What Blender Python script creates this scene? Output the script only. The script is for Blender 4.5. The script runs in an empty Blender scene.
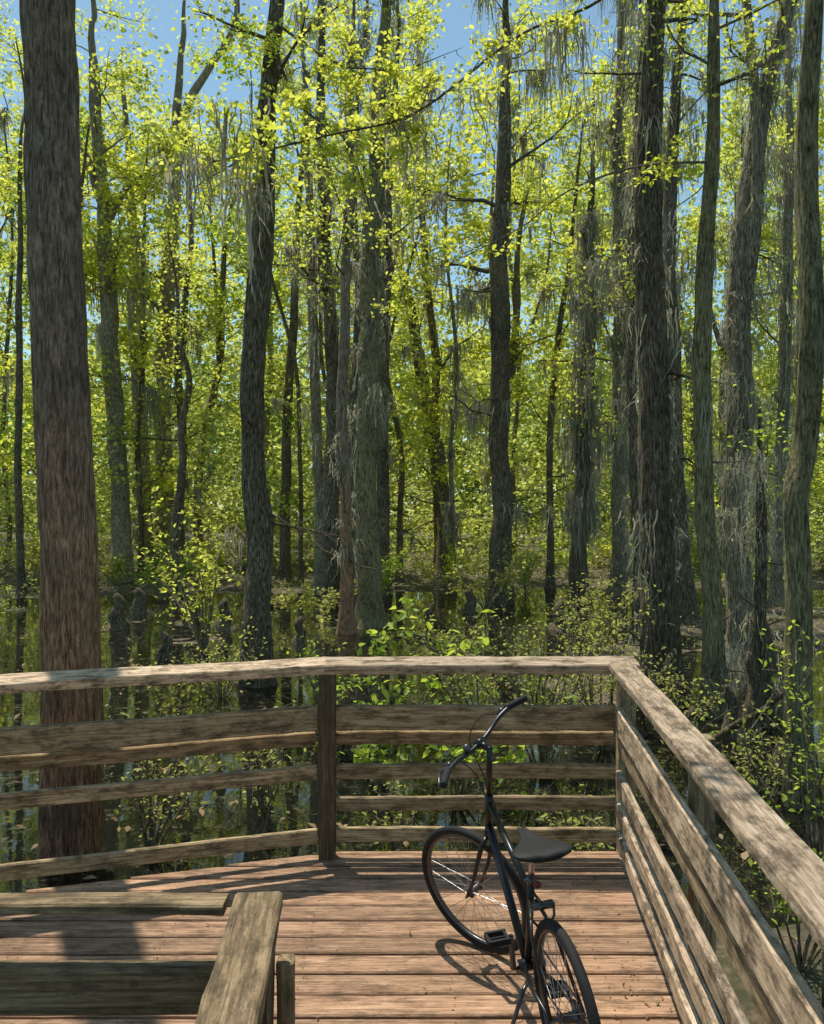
import bpy, bmesh, math, random
import numpy as np
from mathutils import Vector, Matrix, noise
R=random.Random(7); NR=np.random.default_rng(7)
SC=bpy.context.scene; COL=SC.collection
F=850.0; EYE=2.1
def P(px,py,d): return Vector(((px-412)*d/F, d, EYE-(py-512)*d/F))
# ------------------------------------------------------------ materials
def nm(name):
    m=bpy.data.materials.new(name); m.use_nodes=True
    nt=m.node_tree; nt.nodes.clear()
    return m,nt,nt.nodes,nt.links
def ramp(N,cols):
    r=N.new('ShaderNodeValToRGB'); e=r.color_ramp.elements
    e[0].position=cols[0][0]; e[0].color=(*cols[0][1],1)
    e[1].position=cols[-1][0]; e[1].color=(*cols[-1][1],1)
    for p,c in cols[1:-1]:
        x=e.new(p); x.color=(*c,1)
    return r
def noise_tex(N,L,vec,scale,detail=6,rough=.6):
    n=N.new('ShaderNodeTexNoise'); n.inputs['Scale'].default_value=scale
    n.inputs['Detail'].default_value=detail; n.inputs['Roughness'].default_value=rough
    if vec: L.new(vec,n.inputs['Vector'])
    return n
def leaf_mat(name,c1,c2,t1,t2,mixf=.5):
    m,nt,N,L=nm(name)
    g=N.new('ShaderNodeNewGeometry'); out=N.new('ShaderNodeOutputMaterial')
    r1=ramp(N,[(0,c1),(1,c2)]); r2=ramp(N,[(0,t1),(1,t2)])
    L.new(g.outputs['Random Per Island'],r1.inputs[0]); L.new(g.outputs['Random Per Island'],r2.inputs[0])
    d=N.new('ShaderNodeBsdfDiffuse'); t=N.new('ShaderNodeBsdfTranslucent'); s=N.new('ShaderNodeMixShader')
    L.new(r1.outputs[0],d.inputs[0]); L.new(r2.outputs[0],t.inputs[0]); s.inputs[0].default_value=mixf
    L.new(d.outputs[0],s.inputs[1]); L.new(t.outputs[0],s.inputs[2])
    gl=N.new('ShaderNodeBsdfGlossy'); gl.inputs['Roughness'].default_value=.45; gl.inputs[0].default_value=(.8,.85,.7,1)
    s2=N.new('ShaderNodeMixShader'); s2.inputs[0].default_value=.02
    L.new(s.outputs[0],s2.inputs[1]); L.new(gl.outputs[0],s2.inputs[2]); L.new(s2.outputs[0],out.inputs[0])
    return m
def bark_mat(name,dark,mid,light,moss=None,mossamt=.5,bump=.8,k=1.0,low=None):
    m,nt,N,L=nm(name)
    sc=lambda c:tuple(min(.8,x*k) for x in c)
    tc=N.new('ShaderNodeTexCoord'); mp=N.new('ShaderNodeMapping'); mp.inputs['Scale'].default_value=(17,17,2.4)
    L.new(tc.outputs['Object'],mp.inputs[0])
    n1=noise_tex(N,L,mp.outputs[0],2.8,10,.8)
    r=ramp(N,[(.40,sc(dark)),(.5,sc(mid)),(.61,sc(light))]); L.new(n1.outputs[0],r.inputs[0])
    col=r.outputs[0]
    n2=noise_tex(N,L,tc.outputs['Object'],1.6,6,.65)
    r2=ramp(N,[(.32,(.62,.62,.6)),(.68,(1.35,1.3,1.22))]); L.new(n2.outputs[0],r2.inputs[0])
    mx=N.new('ShaderNodeMixRGB'); mx.blend_type='MULTIPLY'; mx.inputs[0].default_value=1
    L.new(col,mx.inputs[1]); L.new(r2.outputs[0],mx.inputs[2]); col=mx.outputs[0]
    if low:
        sx=N.new('ShaderNodeSeparateXYZ'); L.new(tc.outputs['Object'],sx.inputs[0])
        mr=N.new('ShaderNodeMapRange'); mr.inputs[1].default_value=4.6; mr.inputs[2].default_value=1.4; L.new(sx.outputs[2],mr.inputs[0])
        mt=N.new('ShaderNodeMath'); mt.operation='MULTIPLY'; L.new(mr.outputs[0],mt.inputs[0]); L.new(n2.outputs[0],mt.inputs[1])
        mt2=N.new('ShaderNodeMath'); mt2.operation='MULTIPLY'; mt2.inputs[1].default_value=1.7; mt2.use_clamp=True; L.new(mt.outputs[0],mt2.inputs[0])
        ml_=N.new('ShaderNodeMixRGB'); ml_.blend_type='MULTIPLY'; L.new(mt2.outputs[0],ml_.inputs[0]); L.new(col,ml_.inputs[1]); ml_.inputs[2].default_value=(*low,1); col=ml_.outputs[0]
    if moss:
        n3=noise_tex(N,L,tc.outputs['Object'],4,9,.75)
        r3=ramp(N,[(.5-.02,(0,0,0)),(.62,(1,1,1))]); L.new(n3.outputs[0],r3.inputs[0])
        ml=N.new('ShaderNodeMath'); ml.operation='MULTIPLY'; ml.inputs[1].default_value=mossamt; L.new(r3.outputs[0],ml.inputs[0])
        m2=N.new('ShaderNodeMixRGB'); L.new(ml.outputs[0],m2.inputs[0]); L.new(col,m2.inputs[1]); m2.inputs[2].default_value=(*moss,1); col=m2.outputs[0]
    b=N.new('ShaderNodeBsdfPrincipled'); b.inputs['Roughness'].default_value=.95
    b.inputs['Specular IOR Level'].default_value=.1
    L.new(col,b.inputs['Base Color'])
    bp=N.new('ShaderNodeBump'); bp.inputs['Strength'].default_value=bump; bp.inputs['Distance'].default_value=.08
    L.new(n1.outputs[0],bp.inputs['Height']); L.new(bp.outputs[0],b.inputs['Normal'])
    out=N.new('ShaderNodeOutputMaterial'); L.new(b.outputs[0],out.inputs[0])
    return m
def wood_mat(name,c_dark,c_mid,c_light,stain=(.06,.045,.025),stamt=.65,moss=None,island=False,rough=.8,rv_=.25):
    m,nt,N,L=nm(name)
    tc=N.new('ShaderNodeTexCoord'); g=N.new('ShaderNodeNewGeometry'); oi=N.new('ShaderNodeObjectInfo')
    rnd=g.outputs['Random Per Island'] if island else oi.outputs['Random']
    ml=N.new('ShaderNodeMath'); ml.operation='MULTIPLY'; ml.inputs[1].default_value=37; L.new(rnd,ml.inputs[0])
    va=N.new('ShaderNodeVectorMath'); va.operation='ADD'; L.new(tc.outputs['Object'],va.inputs[0]); L.new(ml.outputs[0],va.inputs[1])
    mp=N.new('ShaderNodeMapping'); mp.inputs['Scale'].default_value=(1.8,44,44); L.new(va.outputs[0],mp.inputs[0])
    n1=noise_tex(N,L,mp.outputs[0],1.8,9,.75)
    r=ramp(N,[(.34,c_dark),(.5,c_mid),(.68,c_light)]); L.new(n1.outputs[0],r.inputs[0])
    a=1-rv_; b_=1+rv_*.8
    r0=ramp(N,[(0,(a,a,a)),(1,(b_,b_*.98,b_*.95))]); L.new(rnd,r0.inputs[0])
    mx=N.new('ShaderNodeMixRGB'); mx.blend_type='MULTIPLY'; mx.inputs[0].default_value=1
    L.new(r.outputs[0],mx.inputs[1]); L.new(r0.outputs[0],mx.inputs[2]); col=mx.outputs[0]
    mp2=N.new('ShaderNodeMapping'); mp2.inputs['Scale'].default_value=(3.0,8,8); L.new(va.outputs[0],mp2.inputs[0])
    n2=noise_tex(N,L,mp2.outputs[0],1.9,10,.78)
    r2=ramp(N,[(.46,(0,0,0)),(.60,(1,1,1))]); L.new(n2.outputs[0],r2.inputs[0])
    mm=N.new('ShaderNodeMath'); mm.operation='MULTIPLY'; mm.inputs[1].default_value=stamt; L.new(r2.outputs[0],mm.inputs[0])
    m2=N.new('ShaderNodeMixRGB'); L.new(mm.outputs[0],m2.inputs[0]); L.new(col,m2.inputs[1]); m2.inputs[2].default_value=(*stain,1); col=m2.outputs[0]
    if moss:
        n3=noise_tex(N,L,va.outputs[0],6,9,.8)
        r3=ramp(N,[(.54,(0,0,0)),(.70,(.65,.65,.65))]); L.new(n3.outputs[0],r3.inputs[0])
        m3=N.new('ShaderNodeMixRGB'); L.new(r3.outputs[0],m3.inputs[0]); L.new(col,m3.inputs[1]); m3.inputs[2].default_value=(*moss,1); col=m3.outputs[0]
    b=N.new('ShaderNodeBsdfPrincipled'); b.inputs['Roughness'].default_value=rough; b.inputs['Specular IOR Level'].default_value=.2
    L.new(col,b.inputs['Base Color'])
    bp=N.new('ShaderNodeBump'); bp.inputs['Strength'].default_value=.8; bp.inputs['Distance'].default_value=.009
    L.new(n1.outputs[0],bp.inputs['Height']); L.new(bp.outputs[0],b.inputs['Normal'])
    out=N.new('ShaderNodeOutputMaterial'); L.new(b.outputs[0],out.inputs[0])
    return m
def plain(name,c,rough=.5,metal=0,noisy=.15,spec=.5):
    m,nt,N,L=nm(name)
    tc=N.new('ShaderNodeTexCoord'); n=noise_tex(N,L,tc.outputs['Object'],14,4)
    r=ramp(N,[(.3,tuple(x*(1-noisy) for x in c)),(.7,tuple(min(1,x*(1+noisy)) for x in c))]); L.new(n.outputs[0],r.inputs[0])
    b=N.new('ShaderNodeBsdfPrincipled'); b.inputs['Roughness'].default_value=rough; b.inputs['Metallic'].default_value=metal
    b.inputs['Specular IOR Level'].default_value=spec
    L.new(r.outputs[0],b.inputs['Base Color'])
    out=N.new('ShaderNodeOutputMaterial'); L.new(b.outputs[0],out.inputs[0])
    return m
M={}
M['ly']=leaf_mat('leaf_spring_yellow',(.29,.33,.03),(.56,.57,.09),(.64,.71,.05),(.97,.95,.17),.6)
M['lg']=leaf_mat('leaf_fresh_green',(.13,.22,.03),(.32,.42,.06),(.42,.58,.04),(.78,.86,.11),.55)
M['lf']=leaf_mat('leaf_far_wood',(.25,.30,.06),(.50,.53,.13),(.54,.62,.08),(.93,.93,.24),.56)
M['lm']=leaf_mat('leaf_understory',(.18,.21,.05),(.44,.46,.13),(.38,.45,.07),(.80,.83,.19),.52)
M['ld']=leaf_mat('leaf_deep_wood',(.14,.19,.05),(.34,.39,.11),(.30,.40,.07),(.68,.76,.18),.5)
M['lo']=leaf_mat('leaf_olive_shrub',(.20,.21,.05),(.50,.48,.14),(.40,.44,.06),(.84,.82,.18),.5)
M['moss']=leaf_mat('hanging_moss_grey',(.27,.255,.18),(.48,.45,.33),(.30,.28,.19),(.52,.48,.34),.45)
M['litter']=leaf_mat('dry_leaf',(.16,.10,.055),(.36,.24,.13),(.10,.06,.03),(.22,.14,.07),.2)
M['b_red']=bark_mat('bark_red_brown',(.07,.052,.038),(.225,.168,.122),(.44,.35,.26),(.27,.24,.15),.35,1,1.75,low=(1.35,.92,.68))
M['b_dark']=bark_mat('bark_dark',(.018,.014,.009),(.085,.068,.045),(.26,.215,.15),(.20,.19,.09),.45,1,2.1)
M['b_grey']=bark_mat('bark_grey',(.03,.025,.016),(.16,.137,.094),(.40,.35,.25),(.25,.24,.12),.4,.9,1.9)
M['b_lich']=bark_mat('bark_lichen',(.03,.026,.013),(.15,.13,.07),(.37,.33,.19),(.36,.34,.17),.7,.9,1.75)
M['rail']=wood_mat('rail_wood',(.14,.095,.05),(.44,.315,.175),(.74,.58,.36),moss=(.22,.185,.075),stamt=.78)
M['cap']=wood_mat('cap_wood',(.22,.15,.095),(.55,.405,.27),(.82,.66,.48),stamt=.85)
M['deck']=wood_mat('deck_wood',(.17,.09,.055),(.41,.245,.15),(.64,.43,.285),stamt=.62,island=True,rv_=.34)
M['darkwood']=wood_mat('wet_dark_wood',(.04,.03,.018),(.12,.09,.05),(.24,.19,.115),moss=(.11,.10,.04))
M['mossywood']=wood_mat('mossy_wood',(.08,.052,.028),(.29,.20,.11),(.54,.40,.24),moss=(.18,.145,.06),stamt=.8)
M['paint']=plain('dark_frame_paint',(.014,.015,.016),.32,.3)
M['rubber']=plain('black_rubber',(.016,.016,.016),.8,spec=.3)
M['vinyl']=plain('black_saddle',(.014,.014,.014),.65,spec=.25)
M['steel']=plain('brushed_steel',(.45,.45,.46),.3,1)
M['alu']=plain('dark_alloy',(.10,.10,.105),.35,.9)
M['red']=plain('red_reflector',(.2,.02,.015),.3)
# ------------------------------------------------------------ mesh builder
class MB:
    def __init__(s): s.v=[]; s.f=[]
    def tube(s,pts,rad,n=8,cap=True,fn=None):
        b=len(s.v); pts=[Vector(p) for p in pts]; k=len(pts)
        prev=None
        for i,p in enumerate(pts):
            t=(pts[min(i+1,k-1)]-pts[max(i-1,0)])
            t=t.normalized() if t.length>1e-9 else Vector((0,0,1))
            if prev is None:
                a=Vector((1,0,0)) if abs(t.x)<.8 else Vector((0,1,0))
                u=(a-t*a.dot(t)).normalized()
            else:
                u=(prev-t*prev.dot(t))
                u=u.normalized() if u.length>1e-6 else t.orthogonal().normalized()
            prev=u; w=t.cross(u)
            r=rad[i] if hasattr(rad,'__len__') else rad
            for j in range(n):
                th=2*math.pi*j/n
                rr=r*(fn(i,th,p) if fn else 1)
                s.v.append(p+u*(math.cos(th)*rr)+w*(math.sin(th)*rr))
        for i in range(k-1):
            for j in range(n):
                a=b+i*n+j; c=b+i*n+(j+1)%n
                s.f.append((a,c,c+n,a+n))
        if cap:
            s.f.append(tuple(b+j for j in reversed(range(n)))); s.f.append(tuple(b+(k-1)*n+j for j in range(n)))
    def box(s,c,sz,mat=None):
        b=len(s.v); c=Vector(c)
        for x in (-1,1):
            for y in (-1,1):
                for z in (-1,1):
                    q=Vector((x*sz[0]/2,y*sz[1]/2,z*sz[2]/2))
                    if mat: q=mat@q
                    s.v.append(c+q)
        for f in ((0,1,3,2),(4,6,7,5),(0,4,5,1),(2,3,7,6),(0,2,6,4),(1,5,7,3)): s.f.append(tuple(b+i for i in f))
    def torus(s,c,Rr,r,n=48,m=10,flat=1.0,M_=None):
        b=len(s.v); c=Vector(c)
        for i in range(n):
            a=2*math.pi*i/n
            for j in range(m):
                t=2*math.pi*j/m
                rr=Rr+r*math.cos(t)
                s.v.append(c+Vector((math.cos(a)*rr,r*flat*math.sin(t),math.sin(a)*rr)))
        for i in range(n):
            for j in range(m):
                s.f.append((b+i*m+j,b+((i+1)%n)*m+j,b+((i+1)%n)*m+(j+1)%m,b+i*m+(j+1)%m))
    def xf(s,mat): s.v=[mat@Vector(q) for q in s.v]
    def build(s,name,mat,parent=None,org=None,smooth=True):
        me=bpy.data.meshes.new(name)
        o_=Vector(org) if org is not None else Vector((0,0,0))
        me.from_pydata([tuple(Vector(q)-o_) for q in s.v],[],s.f)
        if smooth: me.polygons.foreach_set('use_smooth',[True]*len(me.polygons))
        me.materials.append(mat); me.update()
        o=bpy.data.objects.new(name,me); COL.objects.link(o)
        if parent: o.parent=parent
        elif org is not None: o.location=o_
        return o
def leaves(name,centres,sizes,mat,parent=None,org=(0,0,0),detail=False,up=.5,aspect=.5):
    C=np.array(centres,dtype=np.float64).reshape(-1,3)-np.array(org)
    n=len(C); 
    if n==0: return None
    S=np.asarray(sizes,dtype=np.float64)*np.ones(n)
    u=NR.normal(size=(n,3)); u[:,2]*=.6; u/=np.linalg.norm(u,axis=1)[:,None]
    w=NR.normal(size=(n,3)); w[:,2]+=up*2; 
    v=np.cross(w,u); v/=(np.linalg.norm(v,axis=1)[:,None]+1e-9)
    nn=np.cross(u,v)
    S3=S[:,None]
    if detail:
        tm=[(-.5,0,0),(-.15,-.5,.12),(.2,-.42,.1),(.55,0,-.05),(.2,.42,.1),(-.15,.5,.12)]
        fs=[(0,1,2,3),(0,3,4,5)]
    else:
        tm=[(-.5,0,0),(0,-.5,.08),(.5,0,0),(0,.5,.08)]; fs=[(0,1,2,3)]
    k=len(tm)
    V=np.empty((n,k,3))
    for i,(a,b,c) in enumerate(tm): V[:,i]=C+S3*(u*a+v*(b*aspect)+nn*c)
    idx=(np.arange(n)[:,None,None]*k+np.array(fs)[None]).reshape(-1)
    nf=n*len(fs)
    me=bpy.data.meshes.new(name)
    me.vertices.add(n*k); me.vertices.foreach_set('co',V.reshape(-1))
    me.loops.add(nf*4); me.loops.foreach_set('vertex_index',idx.astype(np.int32))
    me.polygons.add(nf); me.polygons.foreach_set('loop_start',(np.arange(nf)*4).astype(np.int32))
    me.polygons.foreach_set('loop_total',np.full(nf,4,dtype=np.int32))
    me.update(calc_edges=True); me.materials.append(mat)
    o=bpy.data.objects.new(name,me); COL.objects.link(o)
    if parent: o.parent=parent
    else: o.location=org
    return o
def thing(name,label,cat,loc,group=None):
    o=bpy.data.objects.new(name,None); COL.objects.link(o); o.location=loc; o.empty_display_size=.2
    o['label']=label; o['category']=cat
    if group: o['group']=group
    return o
ORD=['first','second','third','fourth','fifth','sixth','seventh','eighth','ninth','tenth','eleventh','twelfth','thirteenth','fourteenth','fifteenth','sixteenth','seventeenth','eighteenth','nineteenth','twentieth','twenty-first','twenty-second','twenty-third','twenty-fourth','twenty-fifth','twenty-sixth','twenty-seventh','twenty-eighth','twenty-ninth','thirtieth','thirty-first','thirty-second']
# ------------------------------------------------------------ ground and water
WZ=-.52
def gz(x,y):
    n=noise.noise(Vector((x*.14,y*.14,3.1)))*.30+noise.noise(Vector((x*.55,y*.55,7)))*.20+noise.noise(Vector((x*2.1,y*2.1,1)))*.06
    base=-.64+min(.75,max(0,(y-25)*.04))
    return base+n
def build_ground():
    def sp(a,b,n,dense):
        out=[]
        for i in range(n+1):
            t=-1+2*i/n; out.append(dense*t+(b-dense)*math.copysign(abs(t)**5,t))
        return out
    xs=sp(-400,400,230,32); ys=[20+q for q in sp(-400,400,230,32)]
    v=[];f=[]; nx=len(xs)
    for y in ys:
        for x in xs: v.append((x,y,gz(x,y)))
    for j in range(len(ys)-1):
        for i in range(nx-1):
            a=j*nx+i; f.append((a,a+1,a+1+nx,a+nx))
    m,nt,N,L=nm('swamp_mud')
    tc=N.new('ShaderNodeTexCoord'); n1=noise_tex(N,L,tc.outputs['Object'],9,10,.75); n2=noise_tex(N,L,tc.outputs['Object'],.7,5,.6)
    r=ramp(N,[(.32,(.02,.015,.008)),(.5,(.085,.061,.032)),(.66,(.24,.175,.095))]); L.new(n1.outputs[0],r.inputs[0])
    r2=ramp(N,[(.45,(0,0,0)),(.65,(.6,.6,.6))]); L.new(n2.outputs[0],r2.inputs[0])
    mx=N.new('ShaderNodeMixRGB'); L.new(r2.outputs[0],mx.inputs[0]); L.new(r.outputs[0],mx.inputs[1]); mx.inputs[2].default_value=(.07,.08,.02,1)
    b=N.new('ShaderNodeBsdfPrincipled'); b.inputs['Roughness'].default_value=.85; L.new(mx.outputs[0],b.inputs['Base Color'])
    bp=N.new('ShaderNodeBump'); bp.inputs['Strength'].default_value=.8; bp.inputs['Distance'].default_value=.05; L.new(n1.outputs[0],bp.inputs['Height']); L.new(bp.outputs[0],b.inputs['Normal'])
    out=N.new('ShaderNodeOutputMaterial'); L.new(b.outputs[0],out.inputs[0])
    me=bpy.data.meshes.new('ground'); me.from_pydata(v,[],f); me.polygons.foreach_set('use_smooth',[True]*len(f)); me.materials.append(m)
    o=bpy.data.objects.new('ground',me); COL.objects.link(o); o['kind']='structure'
    m,nt,N,L=nm('swamp_water')
    tc=N.new('ShaderNodeTexCoord'); n1=noise_tex(N,L,tc.outputs['Object'],2.2,4,.5); n3=noise_tex(N,L,tc.outputs['Object'],7,9,.8)
    b=N.new('ShaderNodeBsdfPrincipled'); b.inputs['Specular IOR Level'].default_value=.7; b.inputs['IOR'].default_value=1.42
    r=ramp(N,[(.54,(.008,.009,.006)),(.66,(.08,.062,.03))]); L.new(n3.outputs[0],r.inputs[0]); L.new(r.outputs[0],b.inputs['Base Color'])
    r3=ramp(N,[(.54,(.02,.02,.02)),(.66,(.6,.6,.6))]); L.new(n3.outputs[0],r3.inputs[0]); L.new(r3.outputs[0],b.inputs['Roughness'])
    bp=N.new('ShaderNodeBump'); bp.inputs['Strength'].default_value=.07; bp.inputs['Distance'].default_value=.02; L.new(n1.outputs[0],bp.inputs['Height']); L.new(bp.outputs[0],b.inputs['Normal'])
    out=N.new('ShaderNodeOutputMaterial'); L.new(b.outputs[0],out.inputs[0])
    me=bpy.data.meshes.new('water'); me.from_pydata([(-400,-380,WZ),(400,-380,WZ),(400,420,WZ),(-400,420,WZ)],[],[(0,1,2,3)]); me.materials.append(m)
    o=bpy.data.objects.new('water',me); COL.objects.link(o); o['kind']='structure'
build_ground()
# ------------------------------------------------------------ deck
def fenceL(y): return -.53-(5.2-y)*3.127
def build_deck():
    v=[];f=[]; y=-1.0; pitch=.168
    while y<5.26:
        y0=y+.0095; y1=min(y+pitch-.0095,5.27)
        def xl(yy):
            if yy<1.9: return -.48
            return max(-5.5,fenceL(yy)-.12)
        def xr(yy): return .87+.092*yy
        xs0=[xl(y0),xr(y0)]; xs1=[xl(y1),xr(y1)]
        for k in range(len(xs0)-1):
            nseg=28; dz=R.uniform(-.003,.003); b=len(v); g=.0025
            for i in range(nseg+1):
                t=i/nseg
                xa=(xs0[k]+g)*(1-t)+(xs0[k+1]-g)*t; xb=(xs1[k]+g)*(1-t)+(xs1[k+1]-g)*t
                w=.006*noise.noise(Vector((xa*1.4,y*9,k)))
                c=.007
                v+= [(xa,y0+w,-.04),(xa,y0+w,dz-c),(xa,y0+c+w,dz),(xb,y1-c+w,dz),(xb,y1+w,dz-c),(xb,y1+w,-.04)]
            for i in range(nseg):
                for j in range(6):
                    p=b+i*6+j; q=b+i*6+(j+1)%6
                    f.append((p,p+6,q+6,q))
            f.append(tuple(b+j for j in range(6))); f.append(tuple(b+nseg*6+j for j in reversed(range(6))))
        y+=pitch
    nb=len(f)
    me=bpy.data.meshes.new('boardwalk_deck'); 
    y=-1.0
    while y<5.1:
        for jx in (-2.6,-1.9,-1.2,-.5,.18,.86):
            for o_ in (.04,.125):
                yy=y+o_+R.uniform(-.006,.006); x=jx+R.uniform(-.012,.012)
                if x<fenceL(yy)+.1 or (yy<2.1 and x<-.4): continue
                b=len(v)
                for j in range(6): v.append((x+.004*math.cos(j*1.047),yy+.004*math.sin(j*1.047),.0055))
                f.append(tuple(range(b,b+6)))
        y+=pitch
    bb=MB()
    for jx in (-4.6,-3.8,-3.0,-2.6,-1.9,-1.2,-.5,.18,.86):
        y1=min(5.1,5.2-(-.53-jx)/3.127-.1) if jx<-.53 else 5.2
        y0=2.0 if jx<-.5 else -1
        bb.box((jx,(y0+y1)/2,-.135),(.045,y1-y0,.18))
    b=len(v); v+=[tuple(q) for q in bb.v]; nj=len(f); f+=[tuple(i+b for i in q) for q in bb.f]
    me.from_pydata([tuple(q) for q in v],[],f)
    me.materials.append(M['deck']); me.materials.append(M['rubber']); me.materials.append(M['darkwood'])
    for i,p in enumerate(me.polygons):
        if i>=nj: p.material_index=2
        elif i>=nb: p.material_index=1
    o=bpy.data.objects.new('boardwalk_deck',me); COL.objects.link(o); o['kind']='structure'
build_deck()
def plank(name,parent,p0,p1,w,h,mat,tilt=0,label=None,seed=0):
    p0=Vector(p0);p1=Vector(p1); d=p1-p0; Ln=d.length; n=max(2,int(Ln/.06))
    X=d.normalized(); Zc=Vector((0,0,1)) if abs(X.z)<.9 else Vector((0,1,0)); Y=Zc.cross(X).normalized(); Z=X.cross(Y)
    v=[];f=[]; c=min(.006,w*.2,h*.2); sd=R.random()*50
    prof=[(-w/2+c,-h/2),(w/2-c,-h/2),(w/2,-h/2+c),(w/2,h/2-c),(w/2-c,h/2),(-w/2+c,h/2),(-w/2,h/2-c),(-w/2,-h/2+c)]
    for i in range(n+1):
        x=Ln*i/n; a=.006*noise.noise(Vector((x*1.2+sd,sd,0))); b=.006*noise.noise(Vector((x*1.2+sd,0,sd)))
        for k,(yy,zz) in enumerate(prof):
            e=.004*noise.noise(Vector((x*9+sd,yy*40,zz*40)))
            v.append((x,yy+a+e,zz+b+e))
    for i in range(n):
        for j in range(8):
            f.append((i*8+j,i*8+(j+1)%8,(i+1)*8+(j+1)%8,(i+1)*8+j))
    f.append(tuple(reversed(range(8)))); f.append(tuple(n*8+j for j in range(8)))
    me=bpy.data.meshes.new(name); me.from_pydata(v,[],[tuple(reversed(q)) for q in f]); me.materials.append(mat)
    bm=bmesh.new(); bm.from_mesh(me); bmesh.ops.recalc_face_normals(bm,faces=bm.faces); bm.to_mesh(me); bm.free()
    o=bpy.data.objects.new(name,me); COL.objects.link(o); o.parent=parent
    m=Matrix.Identity(4)
    for i,a in enumerate((X,Y,Z)): m[0][i],m[1][i],m[2][i]=a
    m=m@Matrix.Rotation(tilt,4,'X')
    m.translation=p0-(parent.location if parent else Vector()); o.matrix_local=m
    if label: o['label']=label
    return o
SP=[(.925,.775,0,.04),(.752,.672,.055,.04),(.57,.482,0,.036),(.372,.29,0,.036),(.182,.095,0,.036)]
t=thing('wooden_railing','weathered wooden railing straight across the deck behind the bicycle','railing',(.37,5.2,0),'boardwalk railings')
plank('top_rail',t,(-.56,5.2,1.164),(1.37,5.2,1.164),.165,.06,M['cap'],tilt=math.radians(9))
for zt,zb,off,th in SP:
    plank('rail',t,(-.462 if off==0 else -.5,5.17+off,(zt+zb)/2),(1.235,5.17+off,(zt+zb)/2),th,zt-zb,M['rail'] if off==0 else M['mossywood'])
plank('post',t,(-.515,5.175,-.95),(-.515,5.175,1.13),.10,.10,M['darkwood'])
plank('post',t,(1.315,5.22,-.95),(1.315,5.22,1.13),.10,.10,M['rail'])
t=thing('wooden_railing','weathered wooden railing angling away to the left in front of the big reddish trunk','railing',(-2,4.73,0),'boardwalk railings')
def LF(s,off=0):
    dx,dy=-.9525,-.3046
    return Vector((-.53+dx*s-.3046*off, 5.2+dy*s+.9525*off,0))
def at(v,z): return Vector((v.x,v.y,z))
plank('top_rail',t,at(LF(-.02),1.160),at(LF(4.0),1.160),.165,.06,M['cap'],tilt=math.radians(-9))
for i,(zt,zb,off,th) in enumerate(SP):
    if i==3: continue
    plank('rail',t,at(LF(.06,off-.03),(zt+zb)/2),at(LF(4.0,off-.03),(zt+zb)/2),th,zt-zb,M['rail'] if off==0 else M['mossywood'])
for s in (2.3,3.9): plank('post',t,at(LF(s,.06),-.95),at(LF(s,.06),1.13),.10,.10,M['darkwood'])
def RF(L,y): return Vector((L+.092*y,y,0))
t=thing('wooden_railing','sunlit wooden railing running towards the viewer along the right of the deck','railing',RF(.8,2.6),'boardwalk railings')
plank('top_rail',t,at(RF(.790,-.6),1.174),at(RF(.790,5.10),1.174),.150,.045,M['cap'])
for zt,zb,off,th in [(.925,.775,0,.04),(.757,.66,.012,.036),(.54,.44,0,.036),(.36,.265,0,.036),(.18,.09,0,.036)]:
    plank('rail',t,at(RF(.775+off,-.6),(zt+zb)/2),at(RF(.775+off,5.13 if off==0 else 5.1),(zt+zb)/2),th,zt-zb,M['cap'] if off==0 else M['rail'])  # sunlight on the inner rails painted in: lighter cap wood replaces rail wood
for y in (3.6,2.12,.5): plank('post',t,at(RF(.895,y),-.95),at(RF(.895,y),1.148),.09,.09,M['rail'])
def NF(y,o=0): return Vector((-.366-.068*(y-2.02)+o,y,0))
t=thing('wooden_railing','nearest railing corner at the lower left with a mossy top rail','railing',(-.4,1.9,0),'boardwalk railings')
plank('top_rail',t,at(NF(.1),1.172),at(NF(2.03),1.172),.112,.042,M['mossywood'],label='mossy short top rail pointing at the viewer')
plank('top_rail',t,(-.44,2.01,1.172),(-4.5,2.01,1.172),.07,.026,M['mossywood'],label='thin top rail running left')
for zt,zb in ((1.04,.925),(.80,.69),(.55,.46),(.30,.21)):
    plank('rail',t,(-.42,2.0,(zt+zb)/2),(-4.5,2.0,(zt+zb)/2),.04,zt-zb,M['mossywood'])
    plank('rail',t,at(NF(.1,-.04),(zt+zb)/2),at(NF(1.97,-.04),(zt+zb)/2),.036,zt-zb,M['mossywood'])
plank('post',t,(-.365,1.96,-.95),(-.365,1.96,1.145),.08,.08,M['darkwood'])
plank('brace',t,(-.298,2.0,-.2),(-.298,2.0,1.045),.04,.05,M['mossywood'])
plank('post',t,(-2.4,2.07,-.95),(-2.4,2.07,1.145),.09,.09,M['darkwood'])
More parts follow.
